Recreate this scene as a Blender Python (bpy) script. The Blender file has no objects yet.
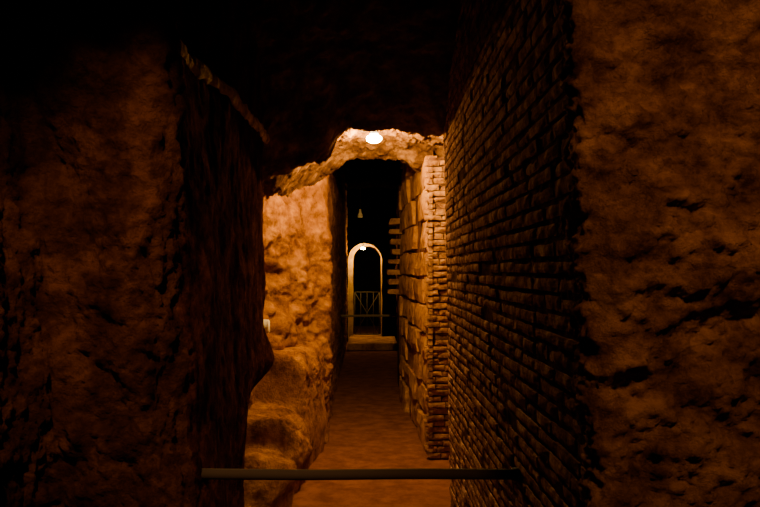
import bpy, bmesh, math, random
from mathutils import Vector, noise
random.seed(4)
C = bpy.context.scene.collection
F = 740.0

# ---------------------------------------------------------------- materials
def mat_rock(name, c1, c2, c3, scale=4.0, fine=40.0, bump=0.5, rough=1.0, stretch=(1,1,1), dist=0.03):
    m = bpy.data.materials.new(name); m.use_nodes = True
    nt = m.node_tree; N = nt.nodes; L = nt.links
    b = N['Principled BSDF']; b.inputs['Roughness'].default_value = rough
    b.inputs['Specular IOR Level'].default_value = 0.0
    tc = N.new('ShaderNodeTexCoord')
    mp = N.new('ShaderNodeMapping'); mp.inputs['Scale'].default_value = stretch
    L.new(tc.outputs['Object'], mp.inputs['Vector'])
    n1 = N.new('ShaderNodeTexNoise'); n1.inputs['Scale'].default_value = scale; n1.inputs['Detail'].default_value = 10; n1.inputs['Roughness'].default_value = 0.7
    L.new(mp.outputs['Vector'], n1.inputs['Vector'])
    r = N.new('ShaderNodeValToRGB')
    r.color_ramp.elements[0].position = 0.36; r.color_ramp.elements[0].color = (*c1, 1)
    r.color_ramp.elements[1].position = 0.64; r.color_ramp.elements[1].color = (*c3, 1)
    e = r.color_ramp.elements.new(0.5); e.color = (*c2, 1)
    L.new(n1.outputs['Fac'], r.inputs['Fac'])
    L.new(r.outputs['Color'], b.inputs['Base Color'])
    n2 = N.new('ShaderNodeTexNoise'); n2.inputs['Scale'].default_value = fine; n2.inputs['Detail'].default_value = 9; n2.inputs['Roughness'].default_value = 0.7
    L.new(mp.outputs['Vector'], n2.inputs['Vector'])
    v = N.new('ShaderNodeTexVoronoi'); v.inputs['Scale'].default_value = fine*0.45
    L.new(mp.outputs['Vector'], v.inputs['Vector'])
    ad = N.new('ShaderNodeMath'); ad.operation = 'MULTIPLY_ADD'; ad.inputs[1].default_value = 0.25
    L.new(v.outputs['Distance'], ad.inputs[0]); L.new(n2.outputs['Fac'], ad.inputs[2])
    bp = N.new('ShaderNodeBump'); bp.inputs['Strength'].default_value = bump; bp.inputs['Distance'].default_value = dist
    L.new(ad.outputs[0], bp.inputs['Height']); L.new(bp.outputs['Normal'], b.inputs['Normal'])
    return m

def mat_plain(name, col, rough=0.5, metal=0.0, bump=0.1, scale=60):
    m = bpy.data.materials.new(name); m.use_nodes = True
    nt = m.node_tree; N = nt.nodes; L = nt.links; b = N['Principled BSDF']
    b.inputs['Roughness'].default_value = rough; b.inputs['Metallic'].default_value = metal
    n = N.new('ShaderNodeTexNoise'); n.inputs['Scale'].default_value = scale; n.inputs['Detail'].default_value = 6
    mx = N.new('ShaderNodeMixRGB'); mx.inputs[1].default_value = (*[c*0.6 for c in col], 1); mx.inputs[2].default_value = (*col, 1)
    L.new(n.outputs['Fac'], mx.inputs[0]); L.new(mx.outputs[0], b.inputs['Base Color'])
    bp = N.new('ShaderNodeBump'); bp.inputs['Strength'].default_value = bump; bp.inputs['Distance'].default_value = 0.004
    L.new(n.outputs['Fac'], bp.inputs['Height']); L.new(bp.outputs['Normal'], b.inputs['Normal'])
    return m

def mat_glow(name, col, s):
    m = bpy.data.materials.new(name); m.use_nodes = True
    b = m.node_tree.nodes['Principled BSDF']
    b.inputs['Base Color'].default_value = (1, .9, .75, 1)
    b.inputs['Emission Color'].default_value = (*col, 1); b.inputs['Emission Strength'].default_value = s
    return m

M_left  = mat_rock('left_tuff', (.10,.038,.0045), (.26,.114,.014), (.42,.205,.030), 5.0, 40, .8, dist=.022)
M_near  = mat_rock('shade_darkened_tuff', (.020,.0068,.0040), (.050,.018,.0095), (.11,.042,.021), 7.0, 44, .9)  # tuff colour darkened to stand in for shade
M_side  = mat_rock('side_shade_tuff', (.020,.0062,.0052), (.056,.0175,.0135), (.135,.045,.033), 9.0, 44, .9)  # side wall's shade put into the colour, lamp alone leaves it too bright
M_rubble= mat_rock('rubble', (.07,.028,.013), (.25,.115,.050), (.48,.25,.115), 8.0, 50, .9)
M_ceil  = mat_rock('ceiling_rock', (.04,.018,.006), (.105,.053,.020), (.24,.135,.055), 6.0, 30, .9)
M_shade  = mat_rock('shade_dark_rock', (.008,.005,.004), (.016,.010,.007), (.03,.02,.013), 5.0, 30, .9)  # darkness behind the gate painted into the rock colour
M_deep_shade = mat_rock('deep_shade_rock', (.002,.0015,.001), (.004,.003,.002), (.008,.005,.004), 5.0, 30, .9)  # deeper shade of the far ceiling and end wall, painted as near-black rock
M_floor = mat_rock('trodden_earth', (.13,.050,.020), (.18,.072,.029), (.235,.098,.041), 6.0, 130, .4, dist=.008)
M_mortar= mat_rock('mortar', (.035,.017,.012), (.08,.041,.029), (.16,.09,.067), 8.0, 70, .8, dist=.015)
M_brick = mat_rock('brick', (.11,.053,.040), (.29,.155,.122), (.66,.43,.36), 13.0, 80, .9, dist=.016)
M_tile  = mat_rock('weathered_tile', (.26,.12,.036), (.5,.27,.09), (.68,.41,.15), 9.0, 60, .8, dist=.02)
M_pier  = mat_rock('pier_brick', (.13,.062,.024), (.31,.165,.062), (.48,.28,.11), 11.0, 60, .8, dist=.02)
M_block = mat_rock('tuff_block', (.20,.09,.016), (.45,.23,.047), (.62,.35,.09), 6.0, 45, .8, dist=.025)
M_plast = mat_rock('plaster', (.22,.14,.03), (.36,.24,.055), (.46,.31,.075), 5.0, 40, .3)
M_lip  = mat_rock('pale_lip', (.20,.15,.11), (.55,.43,.34), (.85,.72,.6), 14.0, 60, .6)
M_iron  = mat_plain('dark_iron', (.036,.024,.015), .9, .0)
M_rail  = mat_plain('worn_iron', (.26,.22,.17), .7, .0)
M_gate  = mat_plain('grey_painted_iron', (.055,.045,.035), .8, .0)
M_black = mat_plain('black_plastic', (.02,.018,.016), .5)
M_white = mat_plain('white_plastic', (.9,.88,.84), .4)
M_bulb  = mat_glow('lit_bulb', (1.0,.76,.42), 400)
M_bulb2 = mat_glow('lit_bulb_far', (1.0,.72,.36), 200)

# ---------------------------------------------------------------- helpers
def fbm(p, s, o=5, k=(1,1,1), H=.9):
    return noise.fractal(Vector((p.x*s*k[0], p.y*s*k[1], p.z*s*k[2])), H, 2.0, o)
def ss(a, b, x):
    t = min(1, max(0, (x-a)/(b-a))); return t*t*(3-2*t)
def mesh_obj(name, verts, faces, mat, parent=None, smooth=True):
    me = bpy.data.meshes.new(name); me.from_pydata([tuple(v) for v in verts], [], faces); me.update()
    if smooth:
        me.polygons.foreach_set('use_smooth', [True]*len(me.polygons))
    me.materials.append(mat)
    o = bpy.data.objects.new(name, me); C.objects.link(o)
    if parent: o.parent = parent
    return o
def bm_obj(name, bm, mat, parent=None, smooth=True):
    bmesh.ops.recalc_face_normals(bm, faces=bm.faces)
    me = bpy.data.meshes.new(name); bm.to_mesh(me); bm.free()
    if smooth: me.polygons.foreach_set('use_smooth', [True]*len(me.polygons))
    me.materials.append(mat)
    o = bpy.data.objects.new(name, me); C.objects.link(o)
    if parent: o.parent = parent
    return o
def struct(o): o['kind'] = 'structure'; return o
def tag(o, label, cat, group=None):
    o['label'] = label; o['category'] = cat
    if group: o['group'] = group
    return o
def thing(name, label, cat, loc=(0,0,0), rz=0, group=None):
    o = bpy.data.objects.new(name, None); C.objects.link(o); o.location = loc; o.rotation_euler = (0,0,rz)
    o.empty_display_size = .1
    return tag(o, label, cat, group)

def resample(pts, k):
    P = [Vector(p) for p in pts]
    for _ in range(2):
        Q = [P[0]]
        for a, b in zip(P, P[1:]):
            Q += [a.lerp(b, .25), a.lerp(b, .75)]
        P = Q + [P[-1]]
    out = [P[0].copy()]
    for a, b in zip(P, P[1:]):
        L = (b-a).length
        if L < 1e-6: continue
        step = max(.007, k*min(7.5, max(1.4, abs(a.y))) if a.y < 6.6 else .05)
        n = max(1, round(L/step))
        for i in range(1, n+1): out.append(a.lerp(b, i/n))
    return out
def grid_faces(nu, nv, flip=False):
    f = []
    for i in range(nu-1):
        for j in range(nv-1):
            a = i*nv+j
            q = (a, a+nv, a+nv+1, a+1)
            f.append(q[::-1] if flip else q)
    return f
def wall(name, pts, side, z0, z1, dz, disp, mat, k=.006, shift=None, split=None):
    P = resample(pts, k); nz = int((z1-z0)/dz)+1
    T = []
    for i in range(len(P)):
        a = P[max(0, i-3)]; b = P[min(len(P)-1, i+3)]
        T.append((b-a).normalized())
    rows = []
    for p, t in zip(P, T):
        n = Vector((t.y, -t.x, 0))*side; row = []
        for j in range(nz):
            z = z0+(z1-z0)*j/(nz-1)
            q = Vector((p.x, p.y, z))
            d = disp(q)
            if shift: q = q+shift(q)
            row.append(q+n*d)
        rows.append(row)
    if split is None:
        return mesh_obj(name, [v for r in rows for v in r], grid_faces(len(P), nz, side > 0), mat)
    # split = (test on the plan point, second name, second material): two walls that meet in one shared edge
    k = next(i for i, p in enumerate(P) if split[0](p))
    A = rows[:k+1]; B = rows[k:]
    return (mesh_obj(name, [v for r in A for v in r], grid_faces(len(A), nz, side > 0), mat),
            mesh_obj(split[1], [v for r in B for v in r], grid_faces(len(B), nz, side > 0), split[2]))

# ---------------------------------------------------------------- floor
def build_floor():
    ys = []; y = -1.5
    while y < 20: ys.append(y); y += max(.02, .005*abs(y))
    nx = 150; V = []
    for y in ys:
        for i in range(nx):
            x = -1.4+3.1*i/(nx-1)
            p = Vector((x, y, 0))
            z = .012*fbm(p, 1.1, 2)+.0018*fbm(p, 24, 4, H=.6)
            V.append((x, y, z-.01))
    return struct(mesh_obj('floor', V, grid_faces(len(ys), nx), M_floor))
build_floor()

# ---------------------------------------------------------------- ceiling
def ceil_z(x, y):
    k = [(-2,3.05),(3.3,3.05),(3.9,2.75),(4.75,2.42),(5.0,2.50),(5.4,2.585),(6.0,2.575),(6.4,2.475),(6.55,2.60),(6.9,3.2),(21,3.2)]
    z = 3.0
    for (a, za), (b, zb) in zip(k, k[1:]):
        if a <= y <= b: z = za+(zb-za)*ss(a, b, y); break
    w = ss(3.8, 4.8, y)*(1-ss(6.5, 7.0, y))
    dx = x-.05
    lip = math.exp(-((y-4.72)/.30)**2)
    c = (.95-.70*lip) if dx < 0 else .25+.55*ss(6.0, 6.3, y)
    r = z-(.2*(1-w)+c*w)*dx*dx*(1 if abs(dx) < .7 else (.7/abs(dx))**1.7)
    r -= lip*.20*ss(-.19, -.33, dx)
    return r
def build_ceiling(name, y0, y1, mat):
    ys = []; y = y0
    while y < y1: ys.append(y); y += (.012 if 3.3 < y < 7.0 else max(.03, .008*abs(y)))
    ys.append(y1)
    xs = []; x = -1.5
    while x < 1.8: xs.append(x); x += (.012 if -.9 < x < .9 else .05)
    V = []
    for y in ys:
        for x in xs:
            p = Vector((x, y, 3))
            g = .35*math.exp(-((y-5.3)/.35)**2)
            V.append((x, y, ceil_z(x, y)+.028*fbm(p, 3.4, 4)+(.030+.06*g)*fbm(p, 9, 6, H=.55)))
    return struct(mesh_obj(name, V, grid_faces(len(ys), len(xs), True), mat))
build_ceiling('ceiling', -1.5, 6.62, M_ceil)
build_ceiling('ceiling_far', 6.62, 20, M_deep_shade)

# ---------------------------------------------------------------- left wall: a dark near mass, then the lamplit recess and passage
def dl_near(q):
    near = ss(2.35, 2.5, q.y)*(1-ss(4.2, 4.4, q.y))
    d = (.045-.020*near)*fbm(q, 2.3, 4, (1,1,.6))
    d += (1-near)*(.044*fbm(q, 4.2, 4, (1,1,.55))+.022*fbm(q, 12, 6, (1,1,.8), H=.5))
    d += near*(.006*fbm(q, 12, 5, (1,1,.45), H=.6)+.008*fbm(q, 4.0, 3, (1,1,.4)))
    d -= near*.012*ss(2.26, 2.40, q.z)
    return d
def dl(q):
    d = .035*fbm(q, 2.3, 4, (1,1,.7))+.022*fbm(q, 9, 6, H=.58)
    if q.y < 6.5:
        d += .036*fbm(q+Vector((3,0,0)), 4.4, 5, (1,1,1.2), H=.72)*(.45+.55*ss(1.9, 1.3, q.z) if q.z < 1.9 else .45)
        g = math.exp(-((q.y-5.60)/.28)**2-((q.z-1.34)/.28)**2)
        d -= g*(.27-.14*fbm(q, 7, 5, H=.6))
    return d
def sl(q):
    v = Vector((0,0,0))
    w = 1-ss(2.6, 3.4, q.y)
    v.x += -.065*(q.z-1.2)*w
    u = ss(3.4, 4.2, q.y)*(1-ss(4.2, 4.5, q.y))
    v.x += -.14*u*(1-ss(.7, 1.0, q.z)) + .04*u*math.exp(-((q.z-1.02)/.12)**2)
    return v
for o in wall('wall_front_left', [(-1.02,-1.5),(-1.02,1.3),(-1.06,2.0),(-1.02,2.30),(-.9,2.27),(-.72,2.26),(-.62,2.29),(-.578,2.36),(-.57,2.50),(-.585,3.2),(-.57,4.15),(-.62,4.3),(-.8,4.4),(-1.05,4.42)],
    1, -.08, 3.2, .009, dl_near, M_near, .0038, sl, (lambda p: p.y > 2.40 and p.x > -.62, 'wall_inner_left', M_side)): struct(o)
struct(wall('wall_left', [(-1.0,4.38),(-.95,4.7),(-.90,5.2),(-.74,5.8),(-.46,6.36),(-.38,6.42),(-.345,6.46),(-.345,6.56),(-.38,6.65),(-.40,8),(-.42,12),(-.45,15.48)], 1, -.08, 3.2, .013, dl, M_left, .0038))
# pale lip along the top of the dark left wall
def build_lip():
    V = []; ny, nt = 260, 14
    for i in range(ny):
        y = 2.46+1.74*i/(ny-1)
        q = Vector((-.575, y, 2.25)); c = q+sl(q)
        zc = 2.25+.02*noise.noise(Vector((0, y*2.2, 3)))
        w = .6+.45*noise.noise(Vector((5, y*4.5, 1)))+.35*noise.noise(Vector((9, y*13, 1)))
        r = max(.005, .020*max(0, w)+.005)
        xc = c.x+dl_near(q)-.001
        for j in range(nt):
            a = 2*math.pi*j/(nt-1)
            n = 1+.3*noise.noise(Vector((math.cos(a)*2, y*16, math.sin(a)*2)))
            V.append((xc+r*.9*math.cos(a)*n, y, zc+r*1.7*math.sin(a)*n))
    struct(mesh_obj('trim_1', V, grid_faces(ny, nt, True), M_lip))
build_lip()

# ---------------------------------------------------------------- right end face, rough rubble
def lean(y): return .045*(1-.6*min(1, max(0, (y-1.66)/3)))
def dr(q):
    d = .055*fbm(q, 2.6, 4, (1,1,1.3))+.038*fbm(q, 5.5, 4, (1,1,1.4), H=.8)+.020*fbm(q+Vector((5,5,5)), 14, 6, (1,1,1.3), H=.5)
    e = ss(.50, .58, q.x)
    return d*e+.02*fbm(q, 11, 5, (1,1,1.6), H=.6)*(1-e)
def sr(q): return Vector((-lean(q.y)*(q.z-1.0), 0, 0))
struct(wall('wall_front_right', [(.58,1.95),(.53,1.82),(.495,1.70),(.505,1.63),(.56,1.63),(1.8,1.58)], -1, -.08, 3.2, .007, dr, M_rubble, .004, sr))

# ---------------------------------------------------------------- masonry patches
def patch(V, Fc, O, U, W, N, u0, u1, v0, v1, depth, cham, amp, push, nu=6, nv=4, tl=.02):
    base = len(V); sd = Vector((random.random()*50, random.random()*50, random.random()*50))
    tilt = random.uniform(-tl, tl); tl2 = random.uniform(-tl*2, tl*2)
    us = [0, 0]+[i/(nu-1) for i in range(1, nu-1)]+[1, 1]
    vs = [0, 0]+[i/(nv-1) for i in range(1, nv-1)]+[1, 1]
    nU, nV = len(us), len(vs)
    for i, a in enumerate(us):
        for j, b in enumerate(vs):
            outer = i in (0, nU-1) or j in (0, nV-1)
            ring = i in (1, nU-2) or j in (1, nV-2)
            u = u0+(u1-u0)*a; v = v0+(v1-v0)*b
            s = noise.noise(sd+Vector((u*17, v*30, 0)))
            s2 = noise.noise(sd+Vector((u*23, v*40, 9)))
            d = push+amp*s+tilt*(u-(u0+u1)/2)+tl2*(v-(v0+v1)/2)
            if ring and not outer: d -= cham
            if outer: d = -depth
            u += amp*.9*s2; v += amp*.7*noise.noise(sd+Vector((u*12, v*30, 20)))
            V.append(O+U*u+W*v+N*d)
    for i in range(nU-1):
        for j in range(nV-1):
            a = base+i*nV+j
            q = (a, a+nV, a+nV+1, a+1)
            Fc.append(q if U.cross(W).dot(N) > 0 else q[::-1])
def courses(V, Fc, O, U, W, N, ulen, z0, z1, ch, joint, lmin, lmax, amp, cham, pushr, skip=0.0, depth=.05, wob=.002, ragged=0.0, tl=.02):
    z = z0
    while z < z1:
        h = ch*random.uniform(.93, 1.07)
        u = random.uniform(-.12, 0)
        while u < ulen:
            l = random.uniform(lmin, lmax)
            a, b = max(0, u), min(ulen, u+l-joint*.6)
            if b-a > .03 and random.random() > skip:
                w = wob*math.sin(a*3+z*2)+random.uniform(-wob, wob)*.6
                rg = random.uniform(-ragged, ragged)*.5 if a <= 0 else 0
                hh = h-joint*random.uniform(.8,1.3)
                patch(V, Fc, O, U, W, N, a+rg, b, z+w, z+w+hh, depth, cham, amp, random.uniform(*pushr), tl=tl)
            u += l
        z += h
X, Y, Z = Vector((1,0,0)), Vector((0,1,0)), Vector((0,0,1))

# near brick wall on the right
V = []; Fc = []
courses(V, Fc, Vector((.5,1.70,0)), Y, Z, -X, 2.98, 0, 3.15, .048, .014, .14, .31, .004, .003, (-.005,.0045), .012, .025, .0013, 0, .018)
courses(V, Fc, Vector((.52,4.70,0)), X, Z, Y, .45, 0, 3.15, .048, .014, .13, .27, .003, .004, (-.008,.004), .02)
V = [v+sr(v) for v in V]
br = mesh_obj('wall_right', V, Fc, M_brick, None, False); struct(br)
br['label'] = 'long wall of thin rough courses of brick'
Pm = []; ny, nz = 280, 420
for i in range(ny):
    for j in range(nz):
        y = 1.68+3.0*i/(ny-1); z = -.05+3.2*j/(nz-1); p = Vector((.5,y,z))
        Pm.append(Vector((.5+.0068+.004*fbm(p, 18, 5, H=.7), y, z))+sr(p))
mesh_obj('mortar', Pm, grid_faces(ny, nz), M_mortar, br)

# alcove between brick wall and pier
struct(wall('wall_alcove', [(.53,4.69),(.9,4.70),(1.12,4.75),(1.15,5.3),(1.12,5.88)], -1, -.08, 3.1, .03, lambda q: .03*fbm(q,4,4), M_left, .006))

# brick pier beyond the alcove
V = []; Fc = []
courses(V, Fc, Vector((.47,5.9,0)), X, Z, -Y, .6, 0, 2.38, .050, .010, .10, .24, .007, .004, (-.014,.006), .03, .06, .003, .045, .04)
courses(V, Fc, Vector((.475,5.9,0)), Y, Z, -X, .14, 0, 2.38, .050, .010, .14, .3, .007, .004, (-.010,.003), .03, .04, .003, 0, .03)
pier = mesh_obj('brick_pier', V, Fc, M_pier, None, False)
tag(pier, 'lamplit pier of ragged brick courses just past the long brick wall', 'pier')
Pm = []
for (x, y) in [(1.07,5.918),(.9,5.918),(.7,5.918),(.490,5.918),(.490,6.0),(.490,6.06)]:
    for j in range(80):
        z = -.05+2.45*j/79; n = .006*fbm(Vector((x,y,z)), 15, 3); Pm.append((x+n, y+n, z))
mesh_obj('mortar', Pm, grid_faces(6, 80, True), M_mortar, pier)

# tuff block wall beyond, running slightly inwards
V = []; Fc = []
D = Vector((-.12, 2.75, 0)).normalized(); Nn = Vector((-D.y, D.x, 0))
courses(V, Fc, Vector((.475,6.06,0)), D, Z, Nn, 2.75, 0, 3.0, .25, .028, .35, .85, .018, .010, (-.032,.010), .08, .09, .010, 0, .045)
bw = struct(mesh_obj('wall_far_right', V, Fc, M_block, None, False))
Pm = []
for i in range(60):
    for j in range(70):
        p = Vector((.475,6.06,0))+D*(2.8*i/59)-Nn*.06+Vector((0,0,-.05+3.1*j/69))
        Pm.append(p+Nn*.012*fbm(p,10,3))
mesh_obj('mortar', Pm, grid_faces(60, 70), M_left, bw)
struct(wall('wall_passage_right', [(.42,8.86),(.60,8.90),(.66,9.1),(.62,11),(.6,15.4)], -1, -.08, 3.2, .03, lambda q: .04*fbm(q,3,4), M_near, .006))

# stack of projecting tiles
def bx(bm, c, h, jit=0):
    r = bmesh.ops.create_cube(bm, size=1)
    for v in r['verts']:
        v.co = Vector((c[0]+v.co.x*2*h[0], c[1]+v.co.y*2*h[1], c[2]+v.co.z*2*h[2]))
        if jit: v.co += Vector((random.uniform(-jit,jit), random.uniform(-jit,jit), random.uniform(-jit,jit)))
t = thing('tile_pier', 'stack of thin projecting tile courses beyond the block wall', 'pier', (.44,9.5,0))
bm = bmesh.new(); bx(bm, (.055,.1,1.35), (.10,.22,1.35), .01); bm_obj('core', bm, M_mortar, t, False)
for k in range(8):
    bm = bmesh.new(); bx(bm, (-.025+random.uniform(-.04,.025), .05, 1.22+.128*k+random.uniform(-.01,.01)), (.13,.24,random.uniform(.026,.042)), .014)
    bmesh.ops.bevel(bm, geom=bm.edges[:], offset=.008, segments=2, affect='EDGES')
    bm_obj('tile', bm, M_tile, t, False)

# ---------------------------------------------------------------- carved stepped ledge on the left, one piece
def build_ledge():
    V = []; ny, nt = 260, 160
    for i in range(ny):
        y = 4.40+2.05*i/(ny-1)
        zt = (.30+.19*ss(4.94, 5.02, y)+.02*ss(5.1,5.4,y)+.36*ss(5.47, 5.54, y)+.02*ss(5.7,6.3,y))*(.12+.88*ss(4.4, 4.72, y))
        xo = -.60+.10*ss(4.4,4.8,y)+.04*ss(4.9,5.4,y)+.08*ss(5.55,6.3,y)-.11*math.exp(-((y-5.42)/.07)**2)-.07*math.exp(-((y-4.92)/.06)**2)
        xb = -1.02 if y < 5.2 else -1.02+.42*(y-5.2)
        for j in range(nt):
            a = (math.pi/2)*j/(nt-1)
            e = .25
            s, c = math.sin(a)**e, max(0, math.cos(a))**e
            x = xb+(xo-xb)*s; z = zt*c
            x += .05*math.exp(-((z-.20)/.12)**2)*s
            p = Vector((x, y, z))
            n = .022*fbm(p, 4.2, 4, H=.85)+.014*fbm(p+Vector((4,4,4)), 9, 6, H=.58)
            q = p+Vector((math.sin(a), 0, math.cos(a)))*n
            V.append((q.x, q.y, max(q.z, -.04) if j < nt-1 else -.05))
    o = mesh_obj('rock_ledge', V, grid_faces(ny, nt, True), M_left)
    return tag(o, 'stepped carved rock ledge under the brightly lit orange wall on the left', 'rock ledge')
build_ledge()

# ---------------------------------------------------------------- barrier bars
def tube(bm, a, b, r, n=16, wob=0):
    a = Vector(a); b = Vector(b); d = (b-a); L = d.length; d.normalize()
    s = d.orthogonal().normalized(); t2 = d.cross(s)
    rings = []
    m = 12 if wob else 2
    for i in range(m):
        c = a+d*(L*i/(m-1))
        if wob: c = c+Vector((0, wob*noise.noise(c*2.1), wob*noise.noise(c*2.3+Vector((5,0,0)))))
        rings.append([bm.verts.new(c+s*r*math.cos(2*math.pi*k/n)+t2*r*math.sin(2*math.pi*k/n)) for k in range(n)])
    for A, B in zip(rings, rings[1:]):
        for k in range(n): bm.faces.new((A[k], A[(k+1)%n], B[(k+1)%n], B[k]))
    bm.faces.new(rings[0][::-1]); bm.faces.new(rings[-1])
def barrier(y, z, x0, x1, r, mat, label):
    t = thing('barrier_bar', label, 'barrier', (0, y, z))
    bm = bmesh.new(); tube(bm, (x0,0,0), (x1,0,0), r, 20, .004); bm_obj('rail', bm, mat, t)
    for s, x in ((1,x0), (-1,x1)):
        bm = bmesh.new(); tube(bm, (x-.01*s,0,0), (x+.02*s,0,0), r*1.25, 20); bm_obj('collar', bm, mat, t)
    return t
barrier(2.5, .81, -.60, .51, .018, M_iron, 'dark metal bar spanning the passage at waist height in the foreground')
barrier(11.0, .82, -.42, .62, .018, M_rail, 'thin distant metal bar crossing the passage before the archway')

# ---------------------------------------------------------------- lamps
def lathe(bm, prof, n=24):
    rings = []
    for r, z in prof:
        if r < 1e-5: rings.append([bm.verts.new((0,0,z))])
        else: rings.append([bm.verts.new((r*math.cos(2*math.pi*k/n), r*math.sin(2*math.pi*k/n), z)) for k in range(n)])
    for A, B in zip(rings, rings[1:]):
        for k in range(n):
            a = A[k%len(A)], A[(k+1)%len(A)]; b = B[(k+1)%len(B)], B[k%len(B)]
            f = []
            for v in (*a, *b):
                if v not in f: f.append(v)
            if len(f) > 2: bm.faces.new(f)
def lamp(loc, s, mb, label, power, col, drop):
    t = thing('ceiling_lamp', label, 'lamp', loc)
    bm = bmesh.new(); lathe(bm, [(0,.16*s),(.03*s,.16*s),(.03*s,.06*s),(.04*s,.045*s),(.04*s,.03*s),(0,.03*s)]); bm_obj('mount', bm, M_white, t)
    bm = bmesh.new(); lathe(bm, [(0,.036*s)]+[(s*.068*math.sin(a)**.9, s*(.036*math.cos(a))) for a in [i*math.pi/16 for i in range(1,16)]]+[(0,-.036*s)]); bm_obj('glass_dome', bm, mb, t)
    ld = bpy.data.lights.new('lamp_light', 'POINT'); ld.energy = power; ld.color = col; ld.shadow_soft_size = .02*s
    lo = bpy.data.objects.new('lamp_light', ld); C.objects.link(lo); lo.location = (loc[0], loc[1], loc[2]-drop)
    return t
lamp((.045,5.55,2.485), .85, M_bulb, 'bright round lamp glowing under the rock ceiling mid passage', 148, (1.0,.48,.055), .055)
lamp((-.105,15.56,1.955), .7, M_bulb2, 'small distant lamp glowing at the top of the far archway', 42, (1.0,.53,.08), .2)

# hanging fitting
t = thing('hanging_fitting', 'small unlit fitting dangling on a cord in the dark passage', 'lamp', (-.10,9.5,2.18))
bm = bmesh.new(); tube(bm, (0,0,.09), (.0,0,1.02), .004, 8); bm_obj('cord', bm, M_black, t)
bm = bmesh.new(); lathe(bm, [(0,.1),(.012,.1),(.016,.06),(.03,.03),(.034,0),(.028,-.005),(0,.0)]); bm_obj('shade', bm, M_white, t)

# white wall fitting on the lamplit recess wall
t = thing('wall_fitting', 'tiny white box on the orange wall where the dark left wall ends', 'box', (-.775,5.635,1.07), math.radians(-28))
bm = bmesh.new(); bx(bm, (-.06,0,0), (.08,.020,.052)); bmesh.ops.bevel(bm, geom=bm.edges[:], offset=.006, segments=2, affect='EDGES'); bm_obj('body', bm, M_white, t)
bm = bmesh.new(); bx(bm, (.022,0,0), (.004,.015,.044)); bmesh.ops.bevel(bm, geom=bm.edges[:], offset=.002, segments=1, affect='EDGES'); bm_obj('cover', bm, M_white, t)

# ---------------------------------------------------------------- far end: step, archway, gate
bm = bmesh.new(); bx(bm, (.085,14.67,.05), (.47,.78,.065)); bmesh.ops.subdivide_edges(bm, edges=bm.edges[:], cuts=8, use_grid_fill=True)
for v in bm.verts: v.co += Vector((0, .03*noise.noise(v.co*3), .015*noise.noise(v.co*4+Vector((3,0,0)))))
st = bm_obj('stone_step', bm, M_block); tag(st, 'low worn step leading up to the far archway', 'step')

def arch(x0, x1, z0, zt, n=28):
    c = (x0+x1)/2; r = (x1-x0)/2; zs = zt-r
    P = [(x0, z0+(zs-z0)*i/8) for i in range(8)]
    P += [(c-r*math.cos(a), zs+r*math.sin(a)) for a in [math.pi*i/n for i in range(n+1)]]
    P += [(x1, zs-(zs-z0)*i/8) for i in range(1, 9)]
    return P
def strip(name, A, ya, B, yb, mat, parent=None, m=3):
    V = []; n = len(A)
    for k in range(m):
        f = k/(m-1)
        for (a, b) in zip(A, B):
            p = Vector((a[0]+(b[0]-a[0])*f, ya+(yb-ya)*f, a[1]+(b[1]-a[1])*f))
            V.append(p+Vector((1,1,1))*.012*fbm(p, 6, 4))
    return mesh_obj(name, V, grid_faces(m, n), mat, parent)
A1 = arch(-.42, .295, .0, 2.06); A2 = arch(-.315, .275, .0, 2.005)
R = []
for x, z in A1:
    c = Vector((-.06, 1.2)); d = Vector((x, z))-c
    k = min(1.1/abs(d.x) if abs(d.x) > 1e-5 else 99, (2.2/d.y if d.y > 0 else 1.25/(-d.y+1e-6)))
    R.append((c.x+d.x*k, c.y+d.y*k))
struct(strip('wall_far', R, 15.5, A1, 15.5, M_deep_shade, None, 8))
t = thing('archway', 'pale round-topped archway lit by a lamp at the end of the passage', 'archway', (0,0,0))
strip('outer_reveal', A1, 15.51, A1, 15.78, M_plast, t)
strip('surround', A1, 15.78, A2, 15.78, M_plast, t)
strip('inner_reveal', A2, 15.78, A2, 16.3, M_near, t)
bm = bmesh.new(); bx(bm, (-.05,15.9,.045), (.33,.38,.06)); bmesh.ops.bevel(bm, geom=bm.edges[:], offset=.01, segments=2, affect='EDGES'); bm_obj('sill', bm, M_block, t)
struct(wall('wall_beyond_left', [(-.5,16.3),(-.55,20)], 1, -.05, 2.6, .1, lambda q: 0, M_shade))
struct(wall('wall_beyond_right', [(.45,16.3),(.45,20)], -1, -.05, 2.6, .1, lambda q: 0, M_shade))
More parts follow.
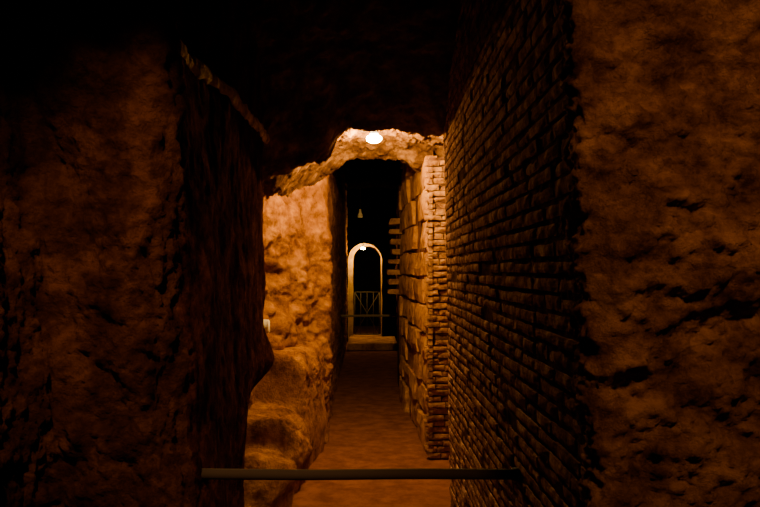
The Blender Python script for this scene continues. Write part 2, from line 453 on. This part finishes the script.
struct(wall('wall_end', [(-.6,20),(.5,20)], 1, -.05, 2.6, .1, lambda q: .05*fbm(q,3,3), M_shade))

t = thing('metal_gate', 'low grey metal gate of thin braced bars closing the far archway', 'gate', (-.02,15.86,.125))
w, h = .265, .90
bm = bmesh.new()
for a, b in [((-w,0,0),(w,0,0)), ((-w,0,h),(w,0,h)), ((-w,0,0),(-w,0,h)), ((w,0,0),(w,0,h))]: tube(bm, a, b, .010, 8)
bm_obj('frame', bm, M_gate, t)
for x in (-.135, 0, .135):
    bm = bmesh.new(); tube(bm, (x,0,0), (x,0,h), .006, 8); bm_obj('upright', bm, M_gate, t)
for a, b in [((-w,0,0),(w,0,h)), ((-w,0,h),(w,0,0))]:
    bm = bmesh.new(); tube(bm, a, b, .007, 8); bm_obj('brace', bm, M_gate, t)

# ---------------------------------------------------------------- light inferred behind the viewer, split into two added spots, one per near face
def spot(loc, aim, power, ang, col, sz):
    ld = bpy.data.lights.new('near_face_spot', 'SPOT'); ld.energy = power; ld.color = col; ld.spot_size = math.radians(ang); ld.spot_blend = 1.0; ld.shadow_soft_size = sz
    lo = bpy.data.objects.new('near_face_spot', ld); C.objects.link(lo); lo.location = loc
    lo.rotation_euler = (Vector(aim)-Vector(loc)).to_track_quat('-Z', 'Y').to_euler()
spot((-.58,.75,2.9), (-.63,2.28,1.36), 240, 44, (1, .50, .19), .06)
spot((.60,.0,2.75), (.72,1.63,1.50), 74, 58, (1, .46, .17), .12)

wd = bpy.data.worlds.new('world'); bpy.context.scene.world = wd; wd.use_nodes = True
wd.node_tree.nodes['Background'].inputs[0].default_value = (.02,.01,.005,1); wd.node_tree.nodes['Background'].inputs[1].default_value = .02

cam = bpy.data.cameras.new('camera'); co = bpy.data.objects.new('camera', cam); C.objects.link(co)
cam.sensor_width = 36; cam.lens = 36*F/760; cam.shift_x = 12/760; cam.shift_y = 16.5/760; cam.clip_start = .02
co.location = (0,0,1.5); co.rotation_euler = (math.pi/2, 0, 0)
bpy.context.scene.camera = co
